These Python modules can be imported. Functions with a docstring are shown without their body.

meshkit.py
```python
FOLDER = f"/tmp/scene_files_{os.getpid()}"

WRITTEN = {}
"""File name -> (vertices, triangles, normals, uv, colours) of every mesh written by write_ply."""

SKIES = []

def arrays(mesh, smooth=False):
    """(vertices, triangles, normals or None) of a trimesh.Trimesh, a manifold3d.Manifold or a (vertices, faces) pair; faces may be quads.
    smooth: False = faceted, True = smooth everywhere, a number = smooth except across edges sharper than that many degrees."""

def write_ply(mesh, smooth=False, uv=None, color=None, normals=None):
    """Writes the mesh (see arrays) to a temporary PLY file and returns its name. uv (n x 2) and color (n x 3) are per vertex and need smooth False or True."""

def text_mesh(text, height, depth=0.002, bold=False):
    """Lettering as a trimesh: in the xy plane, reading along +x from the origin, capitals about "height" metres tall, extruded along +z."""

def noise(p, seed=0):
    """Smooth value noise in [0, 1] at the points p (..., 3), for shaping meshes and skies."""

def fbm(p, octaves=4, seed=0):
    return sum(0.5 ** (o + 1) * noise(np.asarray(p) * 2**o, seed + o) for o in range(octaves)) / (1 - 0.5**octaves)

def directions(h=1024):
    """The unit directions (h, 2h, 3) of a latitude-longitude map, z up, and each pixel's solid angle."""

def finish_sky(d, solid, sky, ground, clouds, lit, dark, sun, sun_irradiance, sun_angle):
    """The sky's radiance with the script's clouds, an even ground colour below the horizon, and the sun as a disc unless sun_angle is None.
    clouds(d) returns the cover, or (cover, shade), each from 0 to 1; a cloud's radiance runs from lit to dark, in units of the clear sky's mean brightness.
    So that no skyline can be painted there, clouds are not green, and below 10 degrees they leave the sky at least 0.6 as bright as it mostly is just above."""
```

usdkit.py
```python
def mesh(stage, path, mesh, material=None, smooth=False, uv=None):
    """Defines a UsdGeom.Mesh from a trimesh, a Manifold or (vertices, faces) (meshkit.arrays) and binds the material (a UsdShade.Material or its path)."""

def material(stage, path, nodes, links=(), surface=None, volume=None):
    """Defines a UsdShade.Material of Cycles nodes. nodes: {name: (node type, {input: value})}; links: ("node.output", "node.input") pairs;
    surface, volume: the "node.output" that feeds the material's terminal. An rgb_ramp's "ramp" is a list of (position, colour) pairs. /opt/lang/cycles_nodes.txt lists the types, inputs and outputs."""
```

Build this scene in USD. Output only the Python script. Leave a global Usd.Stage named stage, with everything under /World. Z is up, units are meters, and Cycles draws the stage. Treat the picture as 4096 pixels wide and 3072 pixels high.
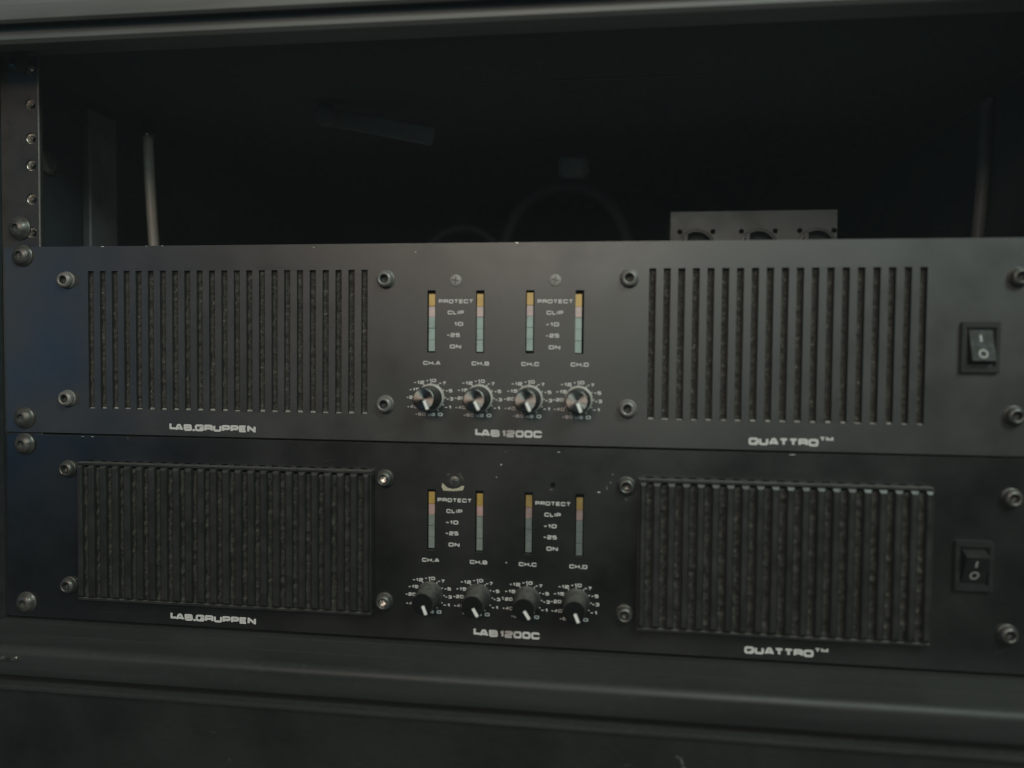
import math, random
import numpy as np, trimesh, usdkit, meshkit
import shapely
from shapely.geometry import Polygon, LineString, Point, box as sbox
from shapely.ops import unary_union
from pxr import Usd, UsdGeom, UsdLux, Gf, Sdf

rng = random.Random(7)
nrng = np.random.default_rng(7)
stage = Usd.Stage.CreateInMemory()
UsdGeom.SetStageUpAxis(stage, UsdGeom.Tokens.z)
UsdGeom.SetStageMetersPerUnit(stage, 1.0)
UsdGeom.Xform.Define(stage, '/World')
UsdGeom.Scope.Define(stage, '/World/Looks')
MM = 0.001

# ------------------------------------------------------------------ camera
cam = UsdGeom.Camera.Define(stage, '/World/camera')
RIGHT = (0.99077555, 0.13516615, 0.00969142)
FWD = (-0.13474637, 0.99024396, -0.03550091)
UP = (-0.01439539, 0.03386755, 0.99932265)
POS = (0.05060776, -0.34626401, 0.03927375)
cam.AddTransformOp().Set(Gf.Matrix4d(*RIGHT, 0, *UP, 0, *[-a for a in FWD], 0, *POS, 1))
cam.CreateHorizontalApertureAttr(36.0)
cam.CreateVerticalApertureAttr(27.0)
cam.CreateFocalLengthAttr(36.0 * 3201.969 / 4096)
cam.CreateClippingRangeAttr(Gf.Vec2f(0.01, 50))
cam.CreateFStopAttr(3.6)
cam.CreateFocusDistanceAttr(0.39)
cam.CreateExposureAttr(-0.22)

# ------------------------------------------------------------------ key lamp and added fills
def rect_light(name, pos, target, w, h, inten, color):
    l = UsdLux.RectLight.Define(stage, '/World/' + name)
    l.CreateWidthAttr(w); l.CreateHeightAttr(h); l.CreateIntensityAttr(inten)
    l.CreateColorAttr(Gf.Vec3f(*color))
    p, t = np.array(pos, float), np.array(target, float)
    z = p - t; z /= np.linalg.norm(z)
    x = np.cross([0, 0, 1], z); x /= np.linalg.norm(x)
    y = np.cross(z, x)
    l.AddTransformOp().Set(Gf.Matrix4d(*x, 0, *y, 0, *z, 0, *p, 1))
    return l

rect_light('ceiling_lamp', (0.62, -0.86, 0.82), (0.0, 0.0, 0.05), 0.42, 0.42, 21.0, (0.82, 1.0, 0.92))
rect_light('warm_glow_fill', (-0.16, -1.35, 0.56), (0.0, 0.0, 0.06), 0.50, 0.25, 19.0, (1.0, 0.80, 0.67))  # unseen fill added for the warm glow on the upper panel
rect_light('blue_edge_fill', (-0.98, -0.80, 0.10), (-0.22, 0.0, 0.05), 0.12, 0.36, 3.5, (0.12, 0.48, 1.0))  # unseen blue fill added in place of lens colour shading at left
rect_light('front_fill', (0.10, -1.6, 0.30), (0.05, 0.0, 0.10), 0.7, 0.35, 2.6, (0.74, 1.0, 0.95))  # unseen front fill added to raise the ambient level

# ------------------------------------------------------------------ materials
def mat(name, base, rough=0.5, metal=0.0, var=0.25, vscale=60, stretch=(1, 1, 1), bump=0.0, bscale=1500, bdist=0.0002,
        dust=None, dust_amt=0.7, spec=0.5, speck=0.0, speck_col=(0.35, 0.33, 0.3), speck_scale=900, rvar=0.12, aniso=None, coat=0.0):
    b = np.array(base, float)
    n = {'geo': ('geometry', {}),
         'map': ('mapping', {'scale': stretch}),
         'noise': ('noise_texture', {'scale': vscale, 'detail': 6.0, 'roughness': 0.6}),
         'ramp': ('rgb_ramp', {'ramp': [(0.25, tuple(b * (1 - var))), (0.75, tuple(b * (1 + var)))]}),
         'rr': ('map_range', {'from_min': 0.3, 'from_max': 0.7, 'to_min': max(rough - rvar, 0.03), 'to_max': min(rough + rvar, 1), 'clamp': True}),
         'p': ('principled_bsdf', {'metallic': metal, 'specular_ior_level': spec, 'coat_weight': coat})}
    k = [('geo.position', 'map.vector'), ('map.vector', 'noise.vector'), ('noise.fac', 'ramp.fac'), ('noise.fac', 'rr.value'), ('rr.result', 'p.roughness')]
    col = 'ramp.color'
    if speck:
        n['sn'] = ('noise_texture', {'scale': speck_scale, 'detail': 3.0, 'roughness': 0.65})
        n['sr'] = ('map_range', {'from_min': 0.60, 'from_max': 0.70, 'to_min': 0.0, 'to_max': speck, 'clamp': True})
        n['sm'] = ('mix', {'color2': speck_col})
        k += [('geo.position', 'sn.vector'), ('sn.fac', 'sr.value'), ('sr.result', 'sm.fac'), (col, 'sm.color1')]
        col = 'sm.color'
    if dust is not None:
        n['sep'] = ('separate_xyz', {})
        n['dn'] = ('noise_texture', {'scale': 500.0, 'detail': 4.0})
        n['dm'] = ('map_range', {'from_min': 0.35, 'from_max': 0.95, 'to_min': 0.0, 'to_max': dust_amt, 'clamp': True})
        n['dx'] = ('math', {'math_type': 'multiply'})
        n['dr'] = ('map_range', {'from_min': 0.3, 'from_max': 0.65, 'to_min': 0.35, 'to_max': 1.0, 'clamp': True})
        n['dmix'] = ('mix', {'color2': dust})
        k += [('geo.true_normal', 'sep.vector'), ('sep.z', 'dm.value'), ('geo.position', 'dn.vector'), ('dn.fac', 'dr.value'),
              ('dm.result', 'dx.value1'), ('dr.result', 'dx.value2'), ('dx.value', 'dmix.fac'), (col, 'dmix.color1')]
        col = 'dmix.color'
    k.append((col, 'p.base_color'))
    if bump:
        n['bn'] = ('noise_texture', {'scale': bscale, 'detail': 3.0})
        n['bump'] = ('bump', {'strength': bump, 'distance': bdist})
        k += [('map.vector', 'bn.vector'), ('bn.fac', 'bump.height'), ('bump.normal', 'p.normal')]
    if aniso:
        n['tc'] = ('texture_coordinate', {})
        n['ts'] = ('separate_xyz', {})
        n['neg'] = ('math', {'math_type': 'multiply', 'value2': -1.0})
        n['tcm'] = ('combine_xyz', {'y': 0.0})
        n['p'][1]['anisotropic'] = aniso
        k += [('tc.object', 'ts.vector'), ('ts.x', 'neg.value1'), ('ts.z', 'tcm.x'), ('neg.value', 'tcm.z'), ('tcm.vector', 'p.tangent')]
    return usdkit.material(stage, '/World/Looks/' + name, n, k, surface='p.BSDF')

DUST = (0.20, 0.185, 0.165)
M = {
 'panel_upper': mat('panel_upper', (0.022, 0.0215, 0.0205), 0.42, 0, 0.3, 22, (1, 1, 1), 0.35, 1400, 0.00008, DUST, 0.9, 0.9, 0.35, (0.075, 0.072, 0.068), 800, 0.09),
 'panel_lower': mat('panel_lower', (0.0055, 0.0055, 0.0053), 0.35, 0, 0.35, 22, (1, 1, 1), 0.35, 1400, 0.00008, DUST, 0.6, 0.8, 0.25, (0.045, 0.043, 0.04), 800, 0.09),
 'slat': mat('slat_black', (0.022, 0.0215, 0.0205), 0.42, 0, 0.16, 55, (1, 1, 1), 0.1, 900, 0.0001, DUST, 0.8, 0.9, 0.1, (0.16, 0.15, 0.14), 600, 0.05),
 'fin': mat('fin_black', (0.018, 0.0172, 0.016), 0.42, 0, 0.3, 120, (1, 1, 1), 0.25, 900, 0.0002, (0.15, 0.145, 0.135), 0.85, 0.5, 0.25, (0.05, 0.047, 0.043), 700, 0.1),
 'foam': mat('foam_dark', (0.046, 0.0425, 0.038), 0.95, 0, 0.6, 700, (1, 1, 1), 0.8, 900, 0.0008, DUST, 0.3, 0.15, 0.9, (0.16, 0.15, 0.132), 600, 0.02),
 'foam_dusty': mat('foam_dusty', (0.036, 0.034, 0.031), 0.95, 0, 0.6, 500, (1, 1, 1), 0.8, 900, 0.0008, DUST, 0.4, 0.15, 0.75, (0.088, 0.084, 0.077), 700, 0.02),
 'lint': mat('lint', (0.26, 0.25, 0.23), 0.95, 0, 0.4, 900, spec=0.1),
 'ink': mat('white_ink', (0.56, 0.545, 0.53), 0.6, 0, 0.08, 900, rvar=0.02),
 'amber': mat('amber_lens', (0.54, 0.345, 0.115), 0.4, 0, 0.22, 160),
 'pink': mat('pink_lens', (0.52, 0.40, 0.38), 0.4, 0, 0.18, 160),
 'green': mat('green_lens', (0.30, 0.375, 0.345), 0.4, 0, 0.22, 160),
 'amber_dim': mat('amber_lens_dull', (0.26, 0.175, 0.055), 0.45, 0, 0.15, 300),
 'pink_dim': mat('pink_lens_dull', (0.26, 0.18, 0.175), 0.45, 0, 0.15, 300),
 'green_dim': mat('green_lens_dull', (0.135, 0.155, 0.148), 0.45, 0, 0.15, 300),
 'amber_low': mat('amber_lens_darker', (0.40, 0.25, 0.065), 0.4, 0, 0.15, 300),  # darker lens tones, used on the two lower left meters
 'pink_low': mat('pink_lens_darker', (0.42, 0.27, 0.25), 0.4, 0, 0.15, 300),
 'green_low': mat('green_lens_darker', (0.19, 0.215, 0.195), 0.4, 0, 0.15, 300),
 'hole': mat('dark_recess', (0.006, 0.006, 0.006), 0.9, 0, 0.2, 100, spec=0.1),
 'bolt': mat('bolt_steel', (0.21, 0.20, 0.187), 0.46, 0.3, 0.3, 500, bump=0.15, bscale=1500, dust=DUST, dust_amt=0.5),
 'screw_grey': mat('screw_grey', (0.25, 0.24, 0.225), 0.5, 0.1, 0.25, 600, bump=0.15, bscale=1500),
 'strap_grey': mat('strap_grey', (0.055, 0.058, 0.058), 0.8, 0, 0.2, 100, spec=0.2),
 'socket': mat('socket_dark', (0.035, 0.034, 0.032), 0.6, 0, 0.3, 400),
 'bolt_dark': mat('bolt_blackened', (0.10, 0.097, 0.09), 0.42, 0.6, 0.35, 500, bump=0.2, bscale=1500, dust=DUST, dust_amt=0.6),
 'bolt_bright': mat('bolt_bright', (0.66, 0.60, 0.55), 0.38, 1.0, 0.15, 500),
 'knob': mat('knob_plastic', (0.012, 0.0115, 0.011), 0.4, 0, 0.3, 300, dust=(0.11, 0.10, 0.09), dust_amt=0.5, speck=0.3, speck_col=(0.1, 0.095, 0.085)),
 'knob_dusty': mat('knob_dusty', (0.03, 0.028, 0.025), 0.7, 0, 0.5, 500, dust=(0.15, 0.14, 0.125), dust_amt=0.95, speck=0.7, speck_col=(0.16, 0.15, 0.13), speck_scale=700),
 'face': mat('knob_spun_face', (0.22, 0.21, 0.198), 0.38, 1.0, 0.1, 300, aniso=0.92),
 'face_dull': mat('knob_dull_face', (0.004, 0.004, 0.004), 0.7, 0, 0.3, 300, spec=0.15),
 'skirt_glint': mat('knob_skirt', (0.56, 0.54, 0.50), 0.38, 0.3, 0.1, 300),  # pale base puts the glint of the flange into the colour
 'pointer': mat('pointer_white', (0.86, 0.85, 0.83), 0.5, 0, 0.04, 300),
 'switch': mat('switch_plastic', (0.018, 0.0195, 0.019), 0.6, 0, 0.15, 300, spec=0.3, dust=(0.1, 0.1, 0.095), dust_amt=0.35),
 'switch_dark': mat('switch_plastic_dark', (0.013, 0.014, 0.0135), 0.55, 0, 0.15, 300, dust=(0.05, 0.05, 0.048), dust_amt=0.35, spec=0.3),
 'symbol': mat('symbol_ink', (0.34, 0.35, 0.33), 0.6, 0, 0.1, 300),
 'chip': mat('bare_aluminium', (0.75, 0.73, 0.70), 0.4, 0.4, 0.2, 800),
 'scuff': mat('scuff_grey', (0.12, 0.118, 0.112), 0.7, 0, 0.4, 900),
 'scuff_mid': mat('scuff_mid', (0.06, 0.058, 0.055), 0.6, 0, 0.4, 900),
 'scuff_dim': mat('scuff_dim', (0.035, 0.035, 0.034), 0.7, 0, 0.4, 900),
 'sticker': mat('sticker_paper', (0.44, 0.40, 0.30), 0.8, 0, 0.15, 900),
 'residue': mat('sticker_residue', (0.065, 0.06, 0.055), 0.8, 0, 0.5, 900),
 'extrusion': mat('extrusion_black', (0.020, 0.0215, 0.021), 0.58, 0, 0.35, 14, (0.5, 6, 6), 0.15, 700, 0.0002, (0.05, 0.05, 0.048), 0.5, 0.5, 0.12, (0.1, 0.1, 0.095), 300, 0.1),
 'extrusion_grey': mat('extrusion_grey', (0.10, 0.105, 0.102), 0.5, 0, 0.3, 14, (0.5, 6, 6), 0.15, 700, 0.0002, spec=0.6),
 'laminate': mat('laminate_black', (0.011, 0.0118, 0.0114), 0.55, 0, 0.35, 25, (1, 1, 1), 0.4, 500, 0.0004, spec=0.4),
 'inner': mat('inner_black', (0.025, 0.030, 0.031), 0.85, 0, 0.3, 30, spec=0.3),
 'inner_side': mat('inner_side', (0.022, 0.026, 0.030), 0.7, 0, 0.3, 30, spec=0.3),
 'wall': mat('wall_black', (0.030, 0.031, 0.033), 0.5, 0, 0.5, 90, bump=0.3, bscale=400, bdist=0.0004, spec=0.5),
 'rail': mat('rail_black_steel', (0.026, 0.0225, 0.0205), 0.5, 0.1, 0.25, 90, spec=0.5, speck=0.2, speck_col=(0.15, 0.14, 0.13)),
 'chassis': mat('chassis_steel', (0.50, 0.51, 0.51), 0.5, 0.2, 0.2, 40),  # pale steel chosen to bounce light up into the dark case
 'plate': mat('plate_grey', (0.070, 0.074, 0.073), 0.5, 0.2, 0.12, 60),
 'cable_grey': mat('cable_grey', (0.38, 0.355, 0.32), 0.38, 0, 0.12, 100),
 'cable_dull': mat('cable_dull', (0.055, 0.056, 0.055), 0.6, 0, 0.15, 100, spec=0.3),
 'cable_black': mat('cable_black', (0.009, 0.009, 0.010), 0.8, 0, 0.2, 100, spec=0.15),
 'steel_strip': mat('steel_strip', (0.10, 0.103, 0.104), 0.45, 0.2, 0.25, 60),
}

# ------------------------------------------------------------------ scene helpers
used = {}
def pathname(parent, name):
    base = parent + '/' + name
    k = used.get(base, 0); used[base] = k + 1
    return base if k == 0 else f'{base}_{k:03d}'

def P(prim): return str(prim.GetPath())

def thing(name, label, cat, group=None, kind=None, loc=(0, 0, 0)):
    x = UsdGeom.Xform.Define(stage, pathname('/World', name))
    x.AddTranslateOp().Set(Gf.Vec3d(*[a * MM for a in loc]))
    tag(x.GetPrim(), label, cat, group, kind)
    return x.GetPrim()

def tag(o, label=None, cat=None, group=None, kind=None):
    for k, v in (('label', label), ('category', cat), ('group', group), ('kind', kind)):
        if v: o.SetCustomDataByKey(k, v)

def part(parent, name, m, material, smooth=False, label=None, loc=None):
    """mesh in millimetres, in the thing's own coordinates; loc gives the part its own origin"""
    v, f = (np.asarray(m.vertices), np.asarray(m.faces))
    me = trimesh.Trimesh(v * MM, f, process=False)
    g = usdkit.mesh(stage, pathname(P(parent), name), me, M[material], smooth=smooth)
    if loc is not None:
        UsdGeom.Xformable(g).AddTranslateOp().Set(Gf.Vec3d(*[a * MM for a in loc]))
    if label: g.GetPrim().SetCustomDataByKey('label', label)
    return g.GetPrim()

cat = trimesh.util.concatenate

def cbox(x0, x1, y0, y1, z0, z1, c=0.0):
    if c <= 0:
        return trimesh.creation.box(bounds=[(x0, y0, z0), (x1, y1, z1)])
    pts = []
    for sx, xx in ((-1, x0), (1, x1)):
        for sy, yy in ((-1, y0), (1, y1)):
            for sz, zz in ((-1, z0), (1, z1)):
                pts += [(xx - sx * c, yy - sy * c, zz), (xx - sx * c, yy, zz - sz * c), (xx, yy - sy * c, zz - sz * c)]
    return trimesh.convex.convex_hull(np.array(pts))

def xz_extrude(poly, yfront, thick):
    """polygon in (x,z), its front face at yfront, going back by thick"""
    out = []
    for g in getattr(poly, 'geoms', [poly]):
        if g.is_empty or g.area < 1e-6: continue
        m = trimesh.creation.extrude_polygon(g, thick, engine='earcut')
        v = m.vertices
        out.append(trimesh.Trimesh(np.c_[v[:, 0], yfront + thick - v[:, 2], v[:, 1]], m.faces, process=False))
    return cat(out)

def lathe(profile, at=(0, 0, 0), n=40):
    """profile (radius, height): height runs towards the viewer (-y)"""
    m = trimesh.creation.revolve(np.array(profile, float), sections=n)
    v = m.vertices
    return trimesh.Trimesh(np.c_[v[:, 0] + at[0], -v[:, 2] + at[1], v[:, 1] + at[2]], m.faces, process=False)

def tube(pts, r, n=14, sub=8):
    p = np.array(pts, float)
    if len(p) > 2:
        from scipy.interpolate import CubicSpline
        t = np.r_[0, np.cumsum(np.linalg.norm(np.diff(p, axis=0), axis=1))]
        p = CubicSpline(t, p)(np.linspace(0, t[-1], len(p) * sub))
    d = np.gradient(p, axis=0); d /= np.linalg.norm(d, axis=1, keepdims=True)
    up = np.array([0.3, 1, 0.1]); rings = []
    for q, dd in zip(p, d):
        a = np.cross(dd, up); a /= np.linalg.norm(a); b = np.cross(dd, a)
        th = np.linspace(0, 2 * np.pi, n, endpoint=False)
        rings.append(q + r * (np.cos(th)[:, None] * a + np.sin(th)[:, None] * b))
    v = np.vstack(rings + [p[:1], p[-1:]]); f = []
    for i in range(len(p) - 1):
        for j in range(n):
            a, b = i * n + j, i * n + (j + 1) % n
            f += [(a, b, b + n), (a, b + n, a + n)]
    e0, e1 = len(v) - 2, len(v) - 1
    for j in range(n):
        f += [(e0, (j + 1) % n, j), (e1, (len(p) - 1) * n + j, (len(p) - 1) * n + (j + 1) % n)]
    m = trimesh.Trimesh(v, f, process=False); trimesh.repair.fix_normals(m)
    return m

# ------------------------------------------------------------------ lettering: wide square letters drawn as strokes
O_ = [(0.12, 0), (0, 0.16), (0, 0.84), (0.12, 1), (0.88, 1), (1, 0.84), (1, 0.16), (0.88, 0), (0.12, 0)]
GL = {
 'L': (1.0, [[(0, 1), (0, 0), (1, 0)]]),
 'A': (1.25, [[(0, 0), (.36, 1), (.64, 1), (1, 0)], [(.15, .3), (.85, .3)]]),
 'B': (1.2, [[(0, 0), (0, 1), (.84, 1), (.96, .88), (.96, .64), (.84, .52), (0, .52)], [(.84, .52), (1, .4), (1, .12), (.88, 0), (0, 0)]]),
 '.': (0.30, [[(0.3, 0), (.7, 0)]]),
 'G': (1.3, [[(1, .74), (1, .86), (.88, 1), (.12, 1), (0, .84), (0, .16), (.12, 0), (.88, 0), (1, .14), (1, .45), (.52, .45)]]),
 'R': (1.2, [[(0, 0), (0, 1), (.88, 1), (1, .88), (1, .56), (.88, .44), (0, .44)], [(.86, .44), (1, .3), (1, 0)]]),
 'U': (1.2, [[(0, 1), (0, .16), (.12, 0), (.88, 0), (1, .16), (1, 1)]]),
 'P': (1.15, [[(0, 0), (0, 1), (.88, 1), (1, .88), (1, .52), (.88, .4), (0, .4)]]),
 'E': (1.1, [[(1, 1), (0, 1), (0, 0), (1, 0)], [(0, .5), (.92, .5)]]),
 'N': (1.2, [[(0, 0), (0, 1), (1, 0), (1, 1)]]),
 'C': (1.25, [[(1, .72), (1, .84), (.88, 1), (.12, 1), (0, .84), (0, .16), (.12, 0), (.88, 0), (1, .16), (1, .28)]]),
 'O': (1.25, [O_]), '0': (1.2, [O_]), 'Q': (1.25, [O_, [(.62, .3), (1.0, -0.02)]]), 'D': (1.25, [[(0, 0), (0, 1), (.86, 1), (1, .84), (1, .16), (.86, 0), (0, 0)]]),
 'T': (1.15, [[(0, 1), (1, 1)], [(.5, 1), (.5, 0)]]),
 'H': (1.2, [[(0, 0), (0, 1)], [(1, 0), (1, 1)], [(0, .5), (1, .5)]]),
 'I': (0.3, [[(.5, 0), (.5, 1)]]),
 'M': (1.35, [[(0, 0), (0, 1), (.5, .15), (1, 1), (1, 0)]]),
 '1': (0.62, [[(0, .72), (.8, 1), (.8, 0)]]),
 '2': (1.2, [[(0, .76), (0, .88), (.12, 1), (.88, 1), (1, .88), (1, .62), (.88, .52), (.14, .46), (0, .34), (0, 0), (1, 0)]]),
 '3': (1.1, [[(0, .82), (.1, 1), (.86, 1), (.96, .88), (.96, .64), (.84, .52), (.35, .52)], [(.84, .52), (1, .4), (1, .12), (.88, 0), (.1, 0), (0, .18)]]),
 '4': (1.1, [[(.78, 0), (.78, 1), (0, .3), (1, .3)]]),
 '5': (1.15, [[(1, 1), (0, 1), (0, .58), (.88, .58), (1, .46), (1, .12), (.88, 0), (.12, 0), (0, .16)]]),
 '6': (1.15, [[(1, .84), (.88, 1), (.12, 1), (0, .84), (0, .16), (.12, 0), (.88, 0), (1, .14), (1, .42), (.88, .56), (0, .56)]]),
 '7': (1.0, [[(0, 1), (1, 1), (.35, 0)]]),
 '-': (0.85, [[(0, .42), (1, .42)]]),
 'd': (1.1, [[(1, 1.15), (1, 0), (.12, 0), (0, .12), (0, .5), (.12, .62), (1, .62)]]),
 ' ': (0.25, []),
}
def text_poly(s, h, weight=0.22, gap=0.2, raise_first=0.0):
    x, out = 0.0, []
    for i, ch in enumerate(s):
        w, strokes = GL[ch]
        up = raise_first if i == 0 else 0.0
        for st in strokes:
            pts = [(x + weight / 2 + u * max(w - weight, 0.05), up + weight / 2 + v * (1 - weight)) for u, v in st]
            out.append(LineString(pts).buffer(weight / 2, cap_style='square' if ch == '.' else 'flat', join_style='round', quad_segs=3))
        x += w + gap
        if ch == 'L' and i + 1 < len(s) and s[i + 1] == 'A': x -= 0.30
    g = unary_union(out)
    return shapely.affinity.scale(g, h, h, origin=(0, 0))

def lettering(parent, s, h, x=None, z=0, x0=None, width=None, y=0.0, weight=0.22, gap=0.2, raise_first=0.0, material='ink', name='lettering'):
    g = text_poly(s, h, weight, gap, raise_first)
    a, b, c, d = g.bounds
    if width:
        g = shapely.affinity.scale(g, width / (c - a), 1, origin=(0, 0)); a, b, c, d = g.bounds
    dx = (x - (a + c) / 2) if x0 is None else (x0 - a)
    g = shapely.affinity.translate(g, dx, z)
    return part(parent, name, xz_extrude(g.simplify(0.01), y - 0.05, 0.05), material, label='printed lettering reading ' + s)

import shapely.affinity

# ------------------------------------------------------------------ the rack case
SIDE = 243.6
case = thing('rack_case', 'black flight case shell with ribbed edge frame holding both amplifiers', 'flight case')
def x_extrude(prof, x0, x1):
    """closed profile of (y,z) points swept along x"""
    m = trimesh.creation.extrude_polygon(Polygon(prof), x1 - x0, engine='earcut')
    v = m.vertices
    mm = trimesh.Trimesh(np.c_[v[:, 2] + x0, v[:, 0], v[:, 1]], m.faces, process=False)
    trimesh.repair.fix_normals(mm)
    return mm
def arc(cy, cz, r, a0, a1, n=7):
    return [(cy + r * math.cos(math.radians(a)), cz + r * math.sin(math.radians(a))) for a in np.linspace(a0, a1, n)]
# lower edge: ledge, rounded nose, groove, thin lip
low = [(6, -90.2), (-3, -90.2), (-3, -90.5), (-17, -90.5), (-17, -90.9), (-28.5, -90.9)] + arc(-28.5, -94.4, 3.5, 90, 180) + \
      [(-32, -100), (-31, -103.5), (-27, -104.5), (-22, -105), (-22, -107.2), (-31.4, -107.6), (-32.6, -108.2), (-32.6, -109.4), (-31.0, -110.0), (6, -110.0)]
part(case, 'lower_edge_frame', x_extrude(low, -SIDE - 8, SIDE + 8), 'extrusion', smooth=35)
part(case, 'lower_front_board', cbox(-SIDE - 8, SIDE + 8, -31.0, 6, -260, -110.3, 0.4), 'laminate')
high = [(6, 179.9), (-18, 179.9), (-18, 173.2), (-19, 172.3), (-26.4, 172.3), (-28, 173.7), (-28, 175.6), (-27, 176.8), (-26, 184.0), (-29, 184.0), (-30.5, 180.6)] + \
       [(-32.0, 178.7), (-33.4, 179.8), (-33.4, 185.0), (-32.4, 186.4), (-30.6, 187.2), (-30.6, 200), (6, 200)]
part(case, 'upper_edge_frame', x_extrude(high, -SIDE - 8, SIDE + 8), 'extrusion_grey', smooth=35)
part(case, 'upper_front_board', cbox(-SIDE - 8, SIDE + 8, -30, 6, 200.2, 300, 0.4), 'laminate')
for s in (-1, 1):
    a, b = sorted((s * SIDE, s * (SIDE + 8)))
    part(case, 'side_wall', cbox(a, b, -3, 470, -104, 179.8, 0), 'inner_side')
part(case, 'ceiling_board', cbox(-SIDE, SIDE, 6.3, 470, 180.1, 190), 'inner')
part(case, 'ceiling_seam', cbox(-30, 92, 66, 67, 179.7, 180.08), 'strap_grey')
part(case, 'floor_board', cbox(-SIDE, SIDE, 6.3, 470, -104, -91), 'inner')
part(case, 'back_wall', cbox(-SIDE - 8, SIDE + 8, 470.3, 480, -104, 190), 'inner')
part(case, 'corner_clip', cbox(-218, -209.3, -33.2, -32.02, -96.3, -94.6, 0.3), 'bolt_bright')
# rack rails with their holes
holes = []
for u in range(-2, 4):
    z0 = u * 44.45 + 0.0
    holes += [z0 + 6.35, z0 + 22.225, z0 + 38.1]
for s in (-1, 1):
    xi, xo = s * 223.2, s * (SIDE - 0.4)
    flange = sbox(min(xi, xo), -88.5, max(xi, xo), 177.6)
    for hz in holes:
        flange = flange.difference(Point(s * 227.6, hz).buffer(2.5, 12))
    m = cat([xz_extrude(flange.buffer(-0.25), 1.75, 0.3), xz_extrude(flange, 2.0, 2.0)])
    r = part(case, 'rack_rail', m, 'rail')
    if s < 0:
        part(r, 'edge_highlight', cbox(-223.9, -223.15, 1.5, 2.6, -88.4, 177.5, 0.25), 'scuff')  # added pale strip paints the bright line along the rail edge
        for hz in holes:
            if hz > 89:
                part(r, 'threaded_hole', lathe([(2.46, 0), (2.46, 3.2), (1.9, 2.6), (1.6, 0.6), (1.6, 0)], (s * 227.6, 5.4, hz), 24), 'bolt_bright', smooth=40)
        for hz in (174.9, 97.5):
            w = lathe([(0, 0), (5.6, 0), (5.6, 0.9), (4.9, 1.6), (4.3, 2.6), (3.2, 3.5), (1.7, 3.9), (1.6, 2.4), (0, 2.3)], (-233.6, 1.98, hz), 32)
            part(r, 'rail_screw', w, 'bolt_dark', smooth=40)
part(case, 'lit_wall_strip', cbox(-SIDE - 0.5, -SIDE + 0.05, -3.2, 1.0, -104, 176.5), 'wall')  # lighter strip paints the lit front of the side wall
# wall fittings
part(case, 'wall_batten', cbox(-SIDE + 0.02, -SIDE + 5, 60, 84, 20, 172, 0.8), 'steel_strip')
wb = lathe([(0, 0), (6.2, 0), (6.2, 0.8), (5.4, 1.8), (3.5, 2.6), (3.2, 1.4), (0, 1.3)], (0, 0, 0), 32)
v = wb.vertices
wb = trimesh.Trimesh(np.c_[-v[:, 1] - SIDE, v[:, 0] + 33, v[:, 2] + 136.0], wb.faces, process=False); trimesh.repair.fix_normals(wb)
part(case, 'wall_bolt', wb, 'bolt_dark', smooth=40)
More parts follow.
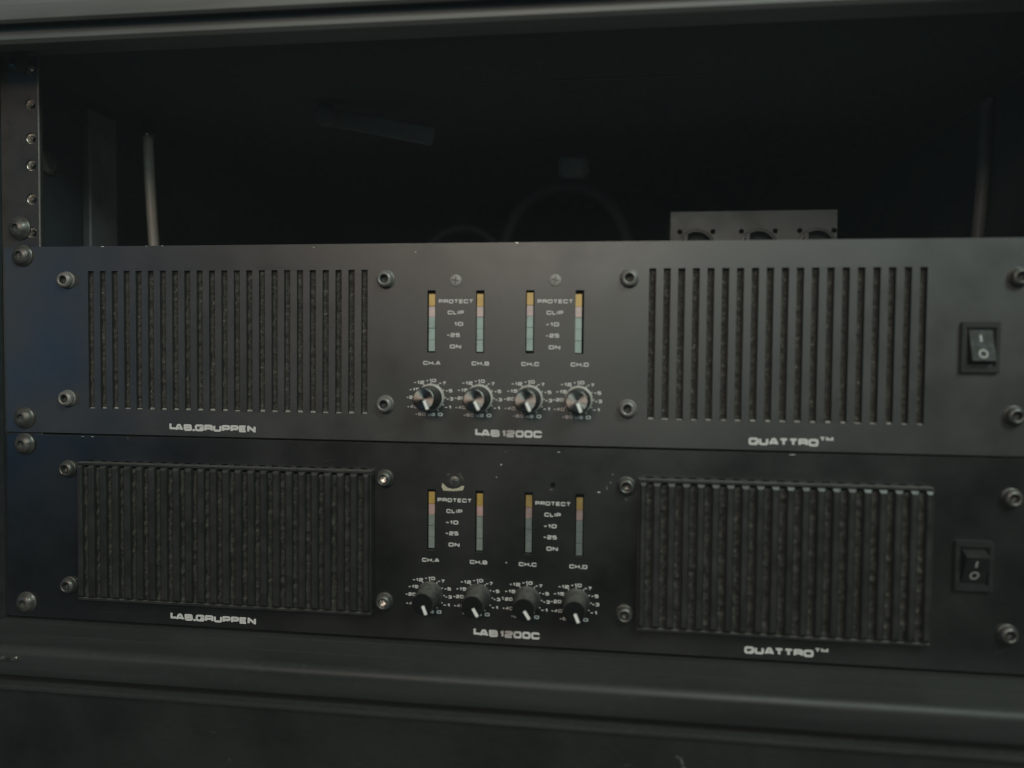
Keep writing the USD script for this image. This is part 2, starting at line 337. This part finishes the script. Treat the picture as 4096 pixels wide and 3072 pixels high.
# scuffs on the lower board and the ledge
def blob(x, z, rx, rz, n=9, rot=0.0):
    a = np.linspace(0, 2 * np.pi, n, endpoint=False)
    r = np.array([rng.uniform(0.55, 1.15) for _ in a])
    p = np.c_[rx * r * np.cos(a), rz * r * np.sin(a)]
    c, s = math.cos(rot), math.sin(rot)
    return Polygon(np.c_[x + p[:, 0] * c - p[:, 1] * s, z + p[:, 0] * s + p[:, 1] * c]).buffer(0)
for x, z, a, b, rot in ((76.5, -119.5, 0.5, 2.4, 0.3), (77.4, -122.2, 1.0, 1.2, 0), (74.8, -117.8, 1.0, 0.35, -0.4), (-112, -133.5, 0.5, 0.25, 0.3)):
    part(case, 'scuff_mark', xz_extrude(blob(x, z, a, b, rot=rot), -31.03, 0.03), 'scuff')
wr = random.Random(5)
for k in range(16):
    x, z = wr.uniform(-200, 210), wr.uniform(-150, -113)
    part(case, 'scuff_mark', xz_extrude(blob(x, z, wr.uniform(0.4, 2.2), wr.uniform(0.08, 0.25), rot=wr.uniform(-0.5, 0.5)), -31.02, 0.02), 'scuff_dim')

# ------------------------------------------------------------------ the amplifiers
PITCH, SLOT = 6.036, 2.95
LX, NL, RX, NR = -197.6, 23, 61.9, 19
ZB, ZT = 12.4, 76.9

def cap_screw(at, r=3.5, h=3.6, hexr=1.8, flange=4.1):
    m = lathe([(0, 0), (flange, 0), (flange, 0.6), (flange - 0.15, 0.9), (r + 0.25, 1.0), (r + 0.2, h - 1.6), (r - 0.05, h - 0.8), (r - 0.6, h - 0.2), (hexr + 0.5, h), (hexr + 0.1, h - 0.2), (hexr, h - 0.5), (hexr, h - 2.4), (0, h - 2.7)], at, 36)
    return m

def cross_screw(at, r=2.7):
    head = lathe([(0, -1), (r, -1), (r, 0.05), (r - 0.25, 0.35), (r * 0.6, 0.6), (0, 0.7)], (0, 0, 0), 36)
    try:
        cutter = cat([])
    except Exception:
        cutter = None
    import manifold3d as m3
    def mk(t): return m3.Manifold(m3.Mesh(np.asarray(t.vertices, np.float32), np.asarray(t.faces, np.uint32)))
    head.merge_vertices(); 
    if head.volume < 0: head.invert()
    a = mk(head)
    for rot in (0.2, 0.2 + math.pi / 2):
        c = cbox(-1.5, 1.5, -1.6, 0.2, -0.26, 0.26)
        c.apply_transform(trimesh.transformations.rotation_matrix(rot, (0, 1, 0)))
        a = a - mk(c)
    mm = a.to_mesh()
    return trimesh.Trimesh(mm.vert_properties[:, :3] + np.array(at), mm.tri_verts, process=False)

def foam_sheet(x0, x1, z0, z1, y, amp, seed, step=1.0):
    xs, zs = np.arange(x0, x1 + 1e-6, step), np.arange(z0, z1 + 1e-6, step)
    X, Z = np.meshgrid(xs, zs, indexing='ij')
    n = meshkit.fbm(np.stack([X / 2.2, Z / 2.2, np.full_like(X, seed)], -1), 3, seed) - 0.5
    Y = y - amp * 2 * n
    v = np.stack([X, Y, Z], -1).reshape(-1, 3); k = len(zs); f = []
    i, j = np.meshgrid(np.arange(len(xs) - 1), np.arange(k - 1), indexing='ij')
    a = (i * k + j).ravel()
    f = np.vstack([np.c_[a, a + k, a + k + 1], np.c_[a, a + k + 1, a + 1]])
    return trimesh.Trimesh(v, f, process=False)

def slots():
    return [(LX + i * PITCH, LX + i * PITCH + SLOT) for i in range(NL)], [(RX + i * PITCH, RX + i * PITCH + SLOT) for i in range(NR)]

def amplifier(label, zoff, lower, seed):
    t = thing('amplifier', label, 'amplifier', 'amplifiers stacked in the rack', loc=(0, 0, zoff))
    Z0, Z1 = 0.6, 88.4
    plate = sbox(-241.4, Z0, 241.4, Z1)
    groups = slots()
    for gset in groups:
        plate = plate.difference(sbox(gset[0][0], ZB, gset[-1][1], ZT))
    leds = [-32.2, -10.5, 11.4, 33.6] if lower else [-32.7, -10.9, 11.1, 32.6]
    dl, dt = (0.7, 0.95) if lower else (0.0, 0.0)
    for lx in leds:
        plate = plate.difference(sbox(lx - 1.85, 40.3 + dl, lx + 1.85, 67.7 + dl))
    for s in (-1, 1):
        for z in (6.4, 82.3):
            plate = plate.difference(Point(s * 232.5, z).buffer(3.0).union(sbox(s * 232.5 - 3, z - 3, s * 232.5 + 3, z + 3).intersection(Point(s * 232.5, z).buffer(3.2))))
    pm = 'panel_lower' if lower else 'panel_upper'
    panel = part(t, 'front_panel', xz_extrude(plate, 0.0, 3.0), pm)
    for gset in groups:                                   # the slats between the vent slots
        for (a0, a1), (b0, b1) in zip(gset, gset[1:]):
            part(panel, 'slat', cbox(a1, b0, 0.0 + 0.01, 3.0, ZB - 0.0, ZT, 0), 'slat' if not lower else 'fin')
    # chassis behind
    part(t, 'chassis', cbox(-215, 215, 8, 400, 1.2, 87.2, 0.8), 'chassis')
    for gi, gset in enumerate(groups):
        f = cat([foam_sheet(g0 + 0.02, g1 - 0.02, ZB + 0.02, ZT - 0.02, 1.9 if gi == 0 else 2.5, 0.9, seed + gi * 31 + int(g0), 0.6) for g0, g1 in gset] + [cbox(gset[0][0] - 1, gset[-1][1] + 1, 3.2, 4.5, ZB - 1.5, ZT + 1.5)])
        part(t, 'filter_foam', f, 'foam', smooth=True)
    if not lower:
        ridge = []
        for gset in groups:
            for g0, g1 in gset:
                h = rng.uniform(0.45, 0.95); a = rng.uniform(0.05, 0.7)
                ridge.append(cbox(g0 + a, g1 - rng.uniform(0.05, 0.3), 0.25, 2.2, ZB + 0.01, ZB + h, 0.2))
        d = part(panel, 'settled_dust', cat(ridge), 'lint'); tag(d, kind='stuff')
    # level meters
    for i, lx in enumerate(leds):
        rec = part(t, 'level_meter', cbox(lx - 2.4, lx + 2.4, 1.6, 2.6, 39.5, 68.5), 'hole')
        sh = ((0.15, 0.0), (-0.1, 0.0), (-0.1, 0.55), (-0.55, -0.1))[i] if not lower else ((0.0, 0.3), (0.1, 0.2), (0.0, 0.2), (0.0, -0.1))[i]
        zz = [h + dl for h in (66.1, 60.6, 55.9, 50.9, 45.9, 40.7)]
        for k, m in enumerate(('amber', 'pink', 'green', 'green', 'green')):
            gapz = 0.16 if (i + k) % 2 == 0 else 0.05
            part(rec, 'led_segment', cbox(lx - 1.42 + sh[0], lx + 1.42 + sh[0], 0.35 if not lower else 0.7, 1.55, zz[k + 1] + gapz + sh[1], zz[k] + sh[1], 0.12), m + ('' if not lower else '_low' if i < 2 else '_dim'))
    # lettering
    for cx in (-21.8, 21.9):
        for s, z in (('PROTECT', 62.0), ('CLIP', 57.1), ('-10', 52.1), ('-25', 47.2), ('ON', 42.15)):
            if s == '-10' and cx < 0 and not lower:
                s = '10'
                lettering(panel, s, 1.72, x=cx + 1.4, z=z + dt, width=3.9, weight=0.255, gap=0.2)
                continue
            lettering(panel, s, 1.72, x=cx - (0.9 if s[0] == '-' else 0), z=z + dt, width={'PROTECT': 15.2, 'CLIP': 7.2, '-10': 5.5, '-25': 5.7, 'ON': 5.0}[s], weight=0.255, gap=0.2)
    for lx, c in zip(leds, 'ABCD'):
        lettering(panel, 'CH.' + c, 1.72, x=lx + (0.3 if not lower else -0.2), z=34.8 + dt, width=7.8, weight=0.255, gap=0.2)
    lettering(panel, 'LAB.GRUPPEN', 3.15, x0=-157.0, z=2.9, width=42.3, weight=0.31, gap=0.06, raise_first=0.2)
    lettering(panel, 'LAB', 3.15, x0=-12.7, z=3.5, width=11.0, weight=0.31, gap=0.06, raise_first=0.2)
    lettering(panel, '1200C', 3.15, x0=-0.7, z=3.5, width=17.6, weight=0.31, gap=0.08)
    lettering(panel, 'QUATTRO', 3.1, x0=104.2, z=2.7, width=28.2, weight=0.31, gap=0.06)
    lettering(panel, 'TM', 1.7, x0=133.1, z=5.0, width=5.2, weight=0.3, gap=0.08)
    # gain controls with their printed scale
    kx, kz = [-32.7, -10.9, 11.1, 32.6], 20.9 if lower else 20.4
    words = [('0', 4.3, -7.5, 2.3), ('-1', 7.7, -4.2, 3.0), ('-3', 8.6, -0.5, 3.2), ('-5', 8.2, 3.1, 3.2), ('-7', 5.2, 6.4, 3.2), ('-10', 0.1, 7.5, 4.9), ('-12', -5.4, 6.6, 5.0),
             ('-15', -7.4, 3.4, 5.0), ('-20', -8.7, -0.1, 5.0), ('-40', -8.4, -4.2, 5.0), ('-60', -4.7, -7.5, 4.9), ('dB', 0.2, -7.5, 3.6)]
    for i, x in enumerate(kx):
        for s, dx, dz, wd in words:
            lettering(panel, s, 1.45, x=x + dx, z=kz + dz - 0.72, width=wd * 0.92, weight=0.26, gap=0.2)
        ticks = []
        for k in range(11):
            a = math.radians(-60 + 30 * k)
            c, s = math.cos(a), math.sin(a)
            ticks.append(LineString([(x + 6.2 * c, kz + 6.2 * s), (x + 6.85 * c, kz + 6.85 * s)]).buffer(0.2, cap_style='flat'))
        part(panel, 'scale_ticks', xz_extrude(unary_union(ticks), -0.05, 0.05), 'ink')
        H = 13.6
        body = lathe([(0, 0), (5.35, 0), (5.35, 3.0), (5.15, 3.4), (4.95, H - 0.5), (4.6, H), (0, H)], (0, 0, 0), 48)
        if lower:
            # fluted barrel
            v = body.vertices.copy(); a = np.arctan2(v[:, 2], v[:, 0]); rr = np.hypot(v[:, 0], v[:, 2]) > 4
            body.vertices = v
        kb = part(t, 'gain_knob', body, 'knob_dusty' if lower else 'knob', smooth=35, loc=(x, 0, kz))
        part(kb, 'knob_skirt', lathe([(5.0, 0.02), (6.15, 0.02), (6.15, 0.5), (5.95, 1.0), (5.42, 1.6), (5.0, 1.6)], (0, 0, 0), 64), 'knob_dusty' if lower else 'skirt_glint', smooth=35)
        ring = [(0, H + 0.02), (4.45, H + 0.02), (4.55, H + 0.1), (4.35, H + 0.22), (0.0, H + 0.24)]
        part(kb, 'knob_face', lathe(ring, (0, 0, 0), 64), 'face_dull' if lower else 'face', smooth=20)
        ang = math.radians((-67, -63, -66, -68)[i] if not lower else (-69, -60, -57, -67)[i])
        ln = LineString([(0.75 * math.cos(ang), 0.75 * math.sin(ang)), (4.75 * math.cos(ang), 4.75 * math.sin(ang))]).buffer(0.62, cap_style='flat')
        part(kb, 'pointer', xz_extrude(ln, -H - 0.36, 0.2), 'pointer')
    # screws
    for j, x in enumerate((-208.1, -53.5, 53.5, 207.6)):
        for k, z in enumerate((17.0, 72.6)):
            cs = part(t, 'cap_screw', cap_screw((x, -0.01, z)), 'bolt_dark' if lower or j == 3 else 'bolt', smooth=35)
            a = [(1.64 * math.cos(q + j + k * 0.4), 1.64 * math.sin(q + j + k * 0.4)) for q in np.linspace(0, 2 * math.pi, 7)[:-1]]
            hexa = trimesh.Trimesh([(x + u, -3.25, z + w) for u, w in a] + [(x + u * 0.96, -1.35, z + w * 0.96) for u, w in a] + [(x, -1.0, z)], [f for q in range(6) for f in ((q, (q + 1) % 6, q + 6), ((q + 1) % 6, (q + 1) % 6 + 6, q + 6), (q + 6, (q + 1) % 6 + 6, 12))], process=False)
            part(cs, 'hex_socket', hexa, 'bolt_bright' if lower and j == 1 else 'bolt_dark' if lower else 'socket')  # bright sockets paint glints, dark ones paint the shade in the recess
    for j, x in enumerate((-21.9, 21.9)):
        if lower and j == 1:
            part(t, 'screw_hole', lathe([(0, 0.02), (1.15, 0.02), (1.15, 0.03), (0, 0.03)], (x, 0, 72.0), 24), 'hole')  # flat dark disc painting the shade of an open hole
            part(panel, 'scuff_mark', xz_extrude(blob(x - 0.8, 69.9, 1.2, 0.45), -0.03, 0.03), 'scuff')
            continue
        part(t, 'cross_screw', cross_screw((x, -0.02, 72.0)), 'bolt_dark' if lower else 'screw_grey', smooth=30)
    for s in (-1, 1):
        for z in ((84.3,) if not lower else (83.8,)) + (7.4,):
            m = lathe([(0, 0), (5.2, 0), (5.2, 0.6), (4.4, 1.3), (4.2, 2.2), (3.3, 3.0), (1.9, 3.3), (1.75, 1.8), (0, 1.6)], (s * 230.8, -0.02, z), 32)
            part(t, 'rack_screw', m, 'bolt_dark', smooth=40)
    # power switch
    sx, sz = 193.7, 44.4
    sm = 'switch_dark' if lower else 'switch'
    bez = sbox(sx - 7.4, sz - 10.3, sx + 7.4, sz + 10.3).buffer(-0.6).buffer(0.6).difference(sbox(sx - 5.5, sz - 7.7, sx + 5.5, sz + 7.7))
    front = xz_extrude(bez.buffer(-0.35), -2.0, 0.4); back = xz_extrude(bez, -1.6, 1.6)
    sw = part(t, 'power_switch', cat([back, front, cbox(sx - 5.6, sx + 5.6, 0.3, 1.0, sz - 7.8, sz + 7.8)]), sm)
    if not lower:      # pressed at the top, bottom standing out
        yt, yb, zt, zb = -1.2, -5.6, sz + 6.9, sz - 5.3
        zi, zo = sz + 3.6, sz - 2.6
    else:              # pressed at the bottom, top standing out
        yt, yb, zt, zb = -6.2, -1.0, sz + 4.6, sz - 6.6
        zi, zo = sz + 1.6, sz - 3.5
    w = 4.4
    pts = [(sx - w, 0.2, sz + 6.9), (sx + w, 0.2, sz + 6.9), (sx - w, 0.2, sz - 6.9), (sx + w, 0.2, sz - 6.9)] + \
          [(sx + s * w, y, z) for s in (-1, 1) for y, z in ((yt, zt), (yb, zb))] + [(sx + s * w, (yt + yb) / 2 + 0.7, (zt + zb) / 2) for s in (-1, 1)]
    rk = trimesh.convex.convex_hull(np.array(pts)); part(sw, 'rocker', rk, sm)
    slope = (yb - yt) / (zb - zt)
    def on_face(poly):
        m = xz_extrude(poly, 0, 0.08); v = m.vertices.copy()
        v[:, 1] += yt + slope * (v[:, 2] - zt) - 0.1
        m.vertices = v; return m
    part(sw, 'symbol', on_face(LineString([(sx - 0.3, zi - 1.35), (sx - 0.3, zi + 1.35)]).buffer(0.38, cap_style='flat')), 'symbol', label='printed upright stroke marking on')
    part(sw, 'symbol', on_face(Point(sx - 0.1, zo).buffer(1.75).difference(Point(sx - 0.1, zo).buffer(1.2))), 'symbol', label='printed circle marking off')
    # wear
    chips = [(-190, 88.25, 0.9, 0.22), (-168, 88.3, 0.5, 0.15), (-160, 88.3, 0.5, 0.15), (-87, 87.0, 0.3, 0.25), (5.0, 88.2, 0.7, 0.25), (-40, 84.5, 0.25, 0.2)] if not lower else \
            [(-196, 88.0, 0.8, 0.3), (-201, 88.1, 0.9, 0.15), (-178, 87.7, 0.45, 0.35), (1.0, 86.0, 0.55, 0.35), (-1.0, 80.2, 0.5, 0.3), (-3.0, 74.6, 0.3, 0.2), (47.6, 77.3, 0.45, 0.6), (45.3, 71.5, 0.35, 1.1), (41.8, 69.5, 0.7, 0.3), (46.8, 73.8, 0.5, 0.4), (1.7, 36.9, 0.4, 0.3), (0.3, 21.4, 0.5, 0.3), (122, 87.9, 1.4, 0.2), (53.5, 66.8, 0.6, 0.4), (24.3, 86.4, 0.9, 0.15)]
    for x, z, a, b in chips:
        part(panel, 'paint_chip', xz_extrude(blob(x, z, a, b), -0.04, 0.04), 'chip' if not lower or b < 0.32 else 'scuff')
    sr = random.Random(seed)
    for k in range(16):                                   # hairline scratches
        x, z, L, a = sr.uniform(-235, 235), sr.uniform(3, 86), sr.uniform(3, 14), sr.gauss(0.1, 0.5)
        if abs(abs(x) - 130) < 82 and 8 < z < 80 and abs(x) > 50: z = sr.choice((sr.uniform(2, 10), sr.uniform(79, 87)))
        if 0 < z + L * math.sin(a) < 88 and 1 < z + L * math.sin(a) * 0.5 < 87.5:
            ln = LineString([(x, z), (x + L * 0.5 * math.cos(a), z + L * 0.5 * math.sin(a) + sr.uniform(-0.3, 0.3)), (x + L * math.cos(a), z + L * math.sin(a))]).buffer(sr.uniform(0.03, 0.07))
            part(panel, 'scratch', xz_extrude(ln.intersection(plate), -0.012, 0.012), 'scuff_dim' if lower else 'scuff_mid')
    if not lower:
        sc = LineString([(72.5, 87.4), (74.0, 85.4), (76.4, 82.0), (77.6, 79.4)]).buffer(0.09)
        part(panel, 'scratch', xz_extrude(sc, -0.02, 0.02), 'scuff')
        part(panel, 'dirt_patch', xz_extrude(blob(128.0, 1.9 + 4.8, 2.2, 1.3, 12), -0.015, 0.015), 'scuff') if False else None
    else:
        pa = Polygon([(-27.6, 69.6), (-27.3, 71.4), (-26.2, 70.4), (-25, 69.3), (-22.8, 68.8), (-20.4, 69.2), (-18.2, 70.4), (-17.3, 70.2), (-18.0, 68.4), (-22, 67.9), (-26.8, 68.0)])
        part(panel, 'torn_sticker', xz_extrude(pa, -0.06, 0.06), 'sticker', label='torn cream sticker edge under the screw')
        for x, z, a, b in ((-24.4, 75.2, 1.0, 0.5), (-18.6, 74.2, 0.6, 1.3), (-19.6, 75.6, 1.2, 0.4)):
            part(panel, 'sticker_residue', xz_extrude(blob(x, z, a, b, rot=0.5), -0.05, 0.05), 'residue')
        # finned filter covers clipped over the vents
        for gi, gset in enumerate(groups):
            a, b = gset[0][0] - 3.4, gset[-1][1] + 3.4
            zt, zb = 76.4, 11.2
            fr = cat([cbox(a, b, -4.4, -0.02, zt - 1.3, zt, 0.25), cbox(a, b, -4.4, -0.02, zb, zb + 1.4, 0.25),
                      cbox(a, a + 0.9, -4.4, -0.02, zb + 1.42, zt - 1.32, 0.2), cbox(b - 0.9, b, -4.4, -0.02, zb + 1.42, zt - 1.32, 0.2)])
            cov = part(t, 'filter_cover', fr, 'fin')
            edges = [(a + 0.92, gset[0][0])] + [(p[1], q[0]) for p, q in zip(gset, gset[1:])] + [(gset[-1][1], b - 0.92)]
            for (u0, u1) in edges:
                c = 0.55
                yb_, yf = -0.6, -6.0
                pts = []
                for xx, sx_ in ((u0, 1), (u1, -1)):
                    pts += [(xx, yb_, zb + 1.5), (xx, yb_, zt - 1.4), (xx, yf + c, zt - 1.5), (xx, yf + c, zb + 2.2),
                            (xx + sx_ * c, yf, zt - 2.6), (xx + sx_ * c, yf, zb + 3.0)]
                part(cov, 'fin', trimesh.convex.convex_hull(np.array(pts)), 'fin')
            f = foam_sheet(a + 1, b - 1, zb + 1.6, zt - 1.8, -3.3, 1.4, seed + 5 + gi, 0.9)
            part(t, 'filter_foam', f, 'foam_dusty', smooth=True)
    return t

amplifier('upper black rack amplifier with flush vent slots and four shiny gain knobs', 0.0, False, 3)
amplifier('lower black rack amplifier with dusty finned filter covers and torn sticker', -88.9, True, 11)

# ------------------------------------------------------------------ things behind
bx = thing('connector_box', 'grey metal box with round audio sockets peeking over the upper amplifier', 'connector box', loc=(124.2, 130, 87.3))
face = sbox(-46.3, 0.3, 46.3, 36.2)
cz = 15.2
for x in (-22.0, 11.2, 43.0 - 9.0 + 6):
    pass
XS = (-31.6, 3.2, 35.4)
for x in XS:
    face = face.difference(Point(x, cz).buffer(10.4, 24))
    for s in (-1, 1):
        face = face.difference(Point(x + s * 9.4, cz + 9.4).buffer(1.5, 10))
face = face.intersection(sbox(-46.3, 0.3, 46.3, 36.2))
part(bx, 'front_plate', xz_extrude(face, 0.0, 2.0), 'plate')
part(bx, 'box_body', cbox(-46, 46, 8, 60, 0.3, 35.6, 0.5), 'inner')
for x in XS:
    sk = part(bx, 'audio_socket', lathe([(10.3, -2.5), (10.3, 0.6), (9.3, 0.7), (9.1, -6), (0, -6), (0, -7), (10.3, -7)], (x, 0, cz), 40), 'inner', smooth=35)
    part(sk, 'socket_rim', lathe([(9.2, 0.75), (10.9, 0.05), (10.9, 0.9), (10.2, 1.3), (9.4, 1.3), (9.2, 0.75)], (x, 0, cz), 48), 'plate', smooth=35)
    part(sk, 'latch_tab', cbox(x - 7.6, x - 4.6, -2.2, 0.5, cz + 3, cz + 8.4, 0.5), 'plate')

c = thing('grey_cable', 'grey cable with metal collar running down beside the left case wall', 'cable')
part(c, 'cable_sleeve', tube([(-229.6, 100, 166.5), (-229.0, 100, 150), (-227.6, 100, 125), (-225.6, 100, 95), (-224, 100, 60)], 2.9), 'cable_grey', smooth=True)
part(c, 'collar', tube([(-229.7, 100, 166.6), (-229.72, 100, 167.9)], 3.7, 20), 'bolt_bright', smooth=40)
part(c, 'plug_boot', tube([(-229.75, 100, 168.0), (-230.0, 100, 176.5)], 3.3, 16), 'cable_black', smooth=40)

c = thing('black_cable', 'black cable hanging down along the right side wall', 'cable')
part(c, 'cable_sleeve', tube([(239.9, 112, 177), (239.8, 112, 160), (239.0, 112, 130), (237.2, 112, 100), (236, 112, 60)], 3.2), 'cable_dull', smooth=True)

c = thing('black_cable', 'low arch of black cable just above the upper amplifier middle', 'cable')
part(c, 'cable_sleeve', tube([(-76, 150, 91), (-66, 150, 112), (-46, 150, 118.5), (-29, 150, 109.5), (-20, 150, 91)], 2.6), 'cable_black', smooth=True)

c = thing('black_cable', 'humped black cable with a square plug behind the rack middle', 'cable')
part(c, 'cable_sleeve', tube([(-24, 150, 91), (-14, 150, 128), (-4, 150, 138.5), (16, 150, 143.5), (36, 150, 138), (48, 150, 124), (56, 150, 91)], 4.0), 'cable_black', smooth=True)
part(c, 'plug', cbox(11, 29, 143, 157, 148, 162, 3.0), 'strap_grey')

c = thing('black_strap', 'flat black strap sloping under the case ceiling toward the middle', 'strap')
m = cbox(-32, 32, -1, 1, -5.0, 5.0, 0.6); m.apply_transform(trimesh.transformations.rotation_matrix(math.radians(12), (0, 1, 0)))
m.apply_translation((-84, 86, 165)); part(c, 'webbing', m, 'strap_grey')
m = lathe([(0, 0), (6.2, 0), (6.2, 3), (5, 4), (0, 4)], (-113, 84.5, 171), 24)
part(c, 'end_stud', m, 'strap_grey', smooth=40)

# ------------------------------------------------------------------ added thin haze standing in for lens veil, lifts the blacks
hz = cbox(-600, 600, -600, 560, -1300, 340)
hm = usdkit.mesh(stage, '/World/haze', trimesh.Trimesh(hz.vertices * MM, hz.faces, process=False),
                 usdkit.material(stage, '/World/Looks/veil_haze', {'v': ('principled_volume', {'color': (0.80, 0.95, 0.97), 'density': 0.045})}, [], volume='v.volume'))
tag(hm.GetPrim(), 'added thin haze standing in for a veil over the lens', 'haze', kind='stuff')
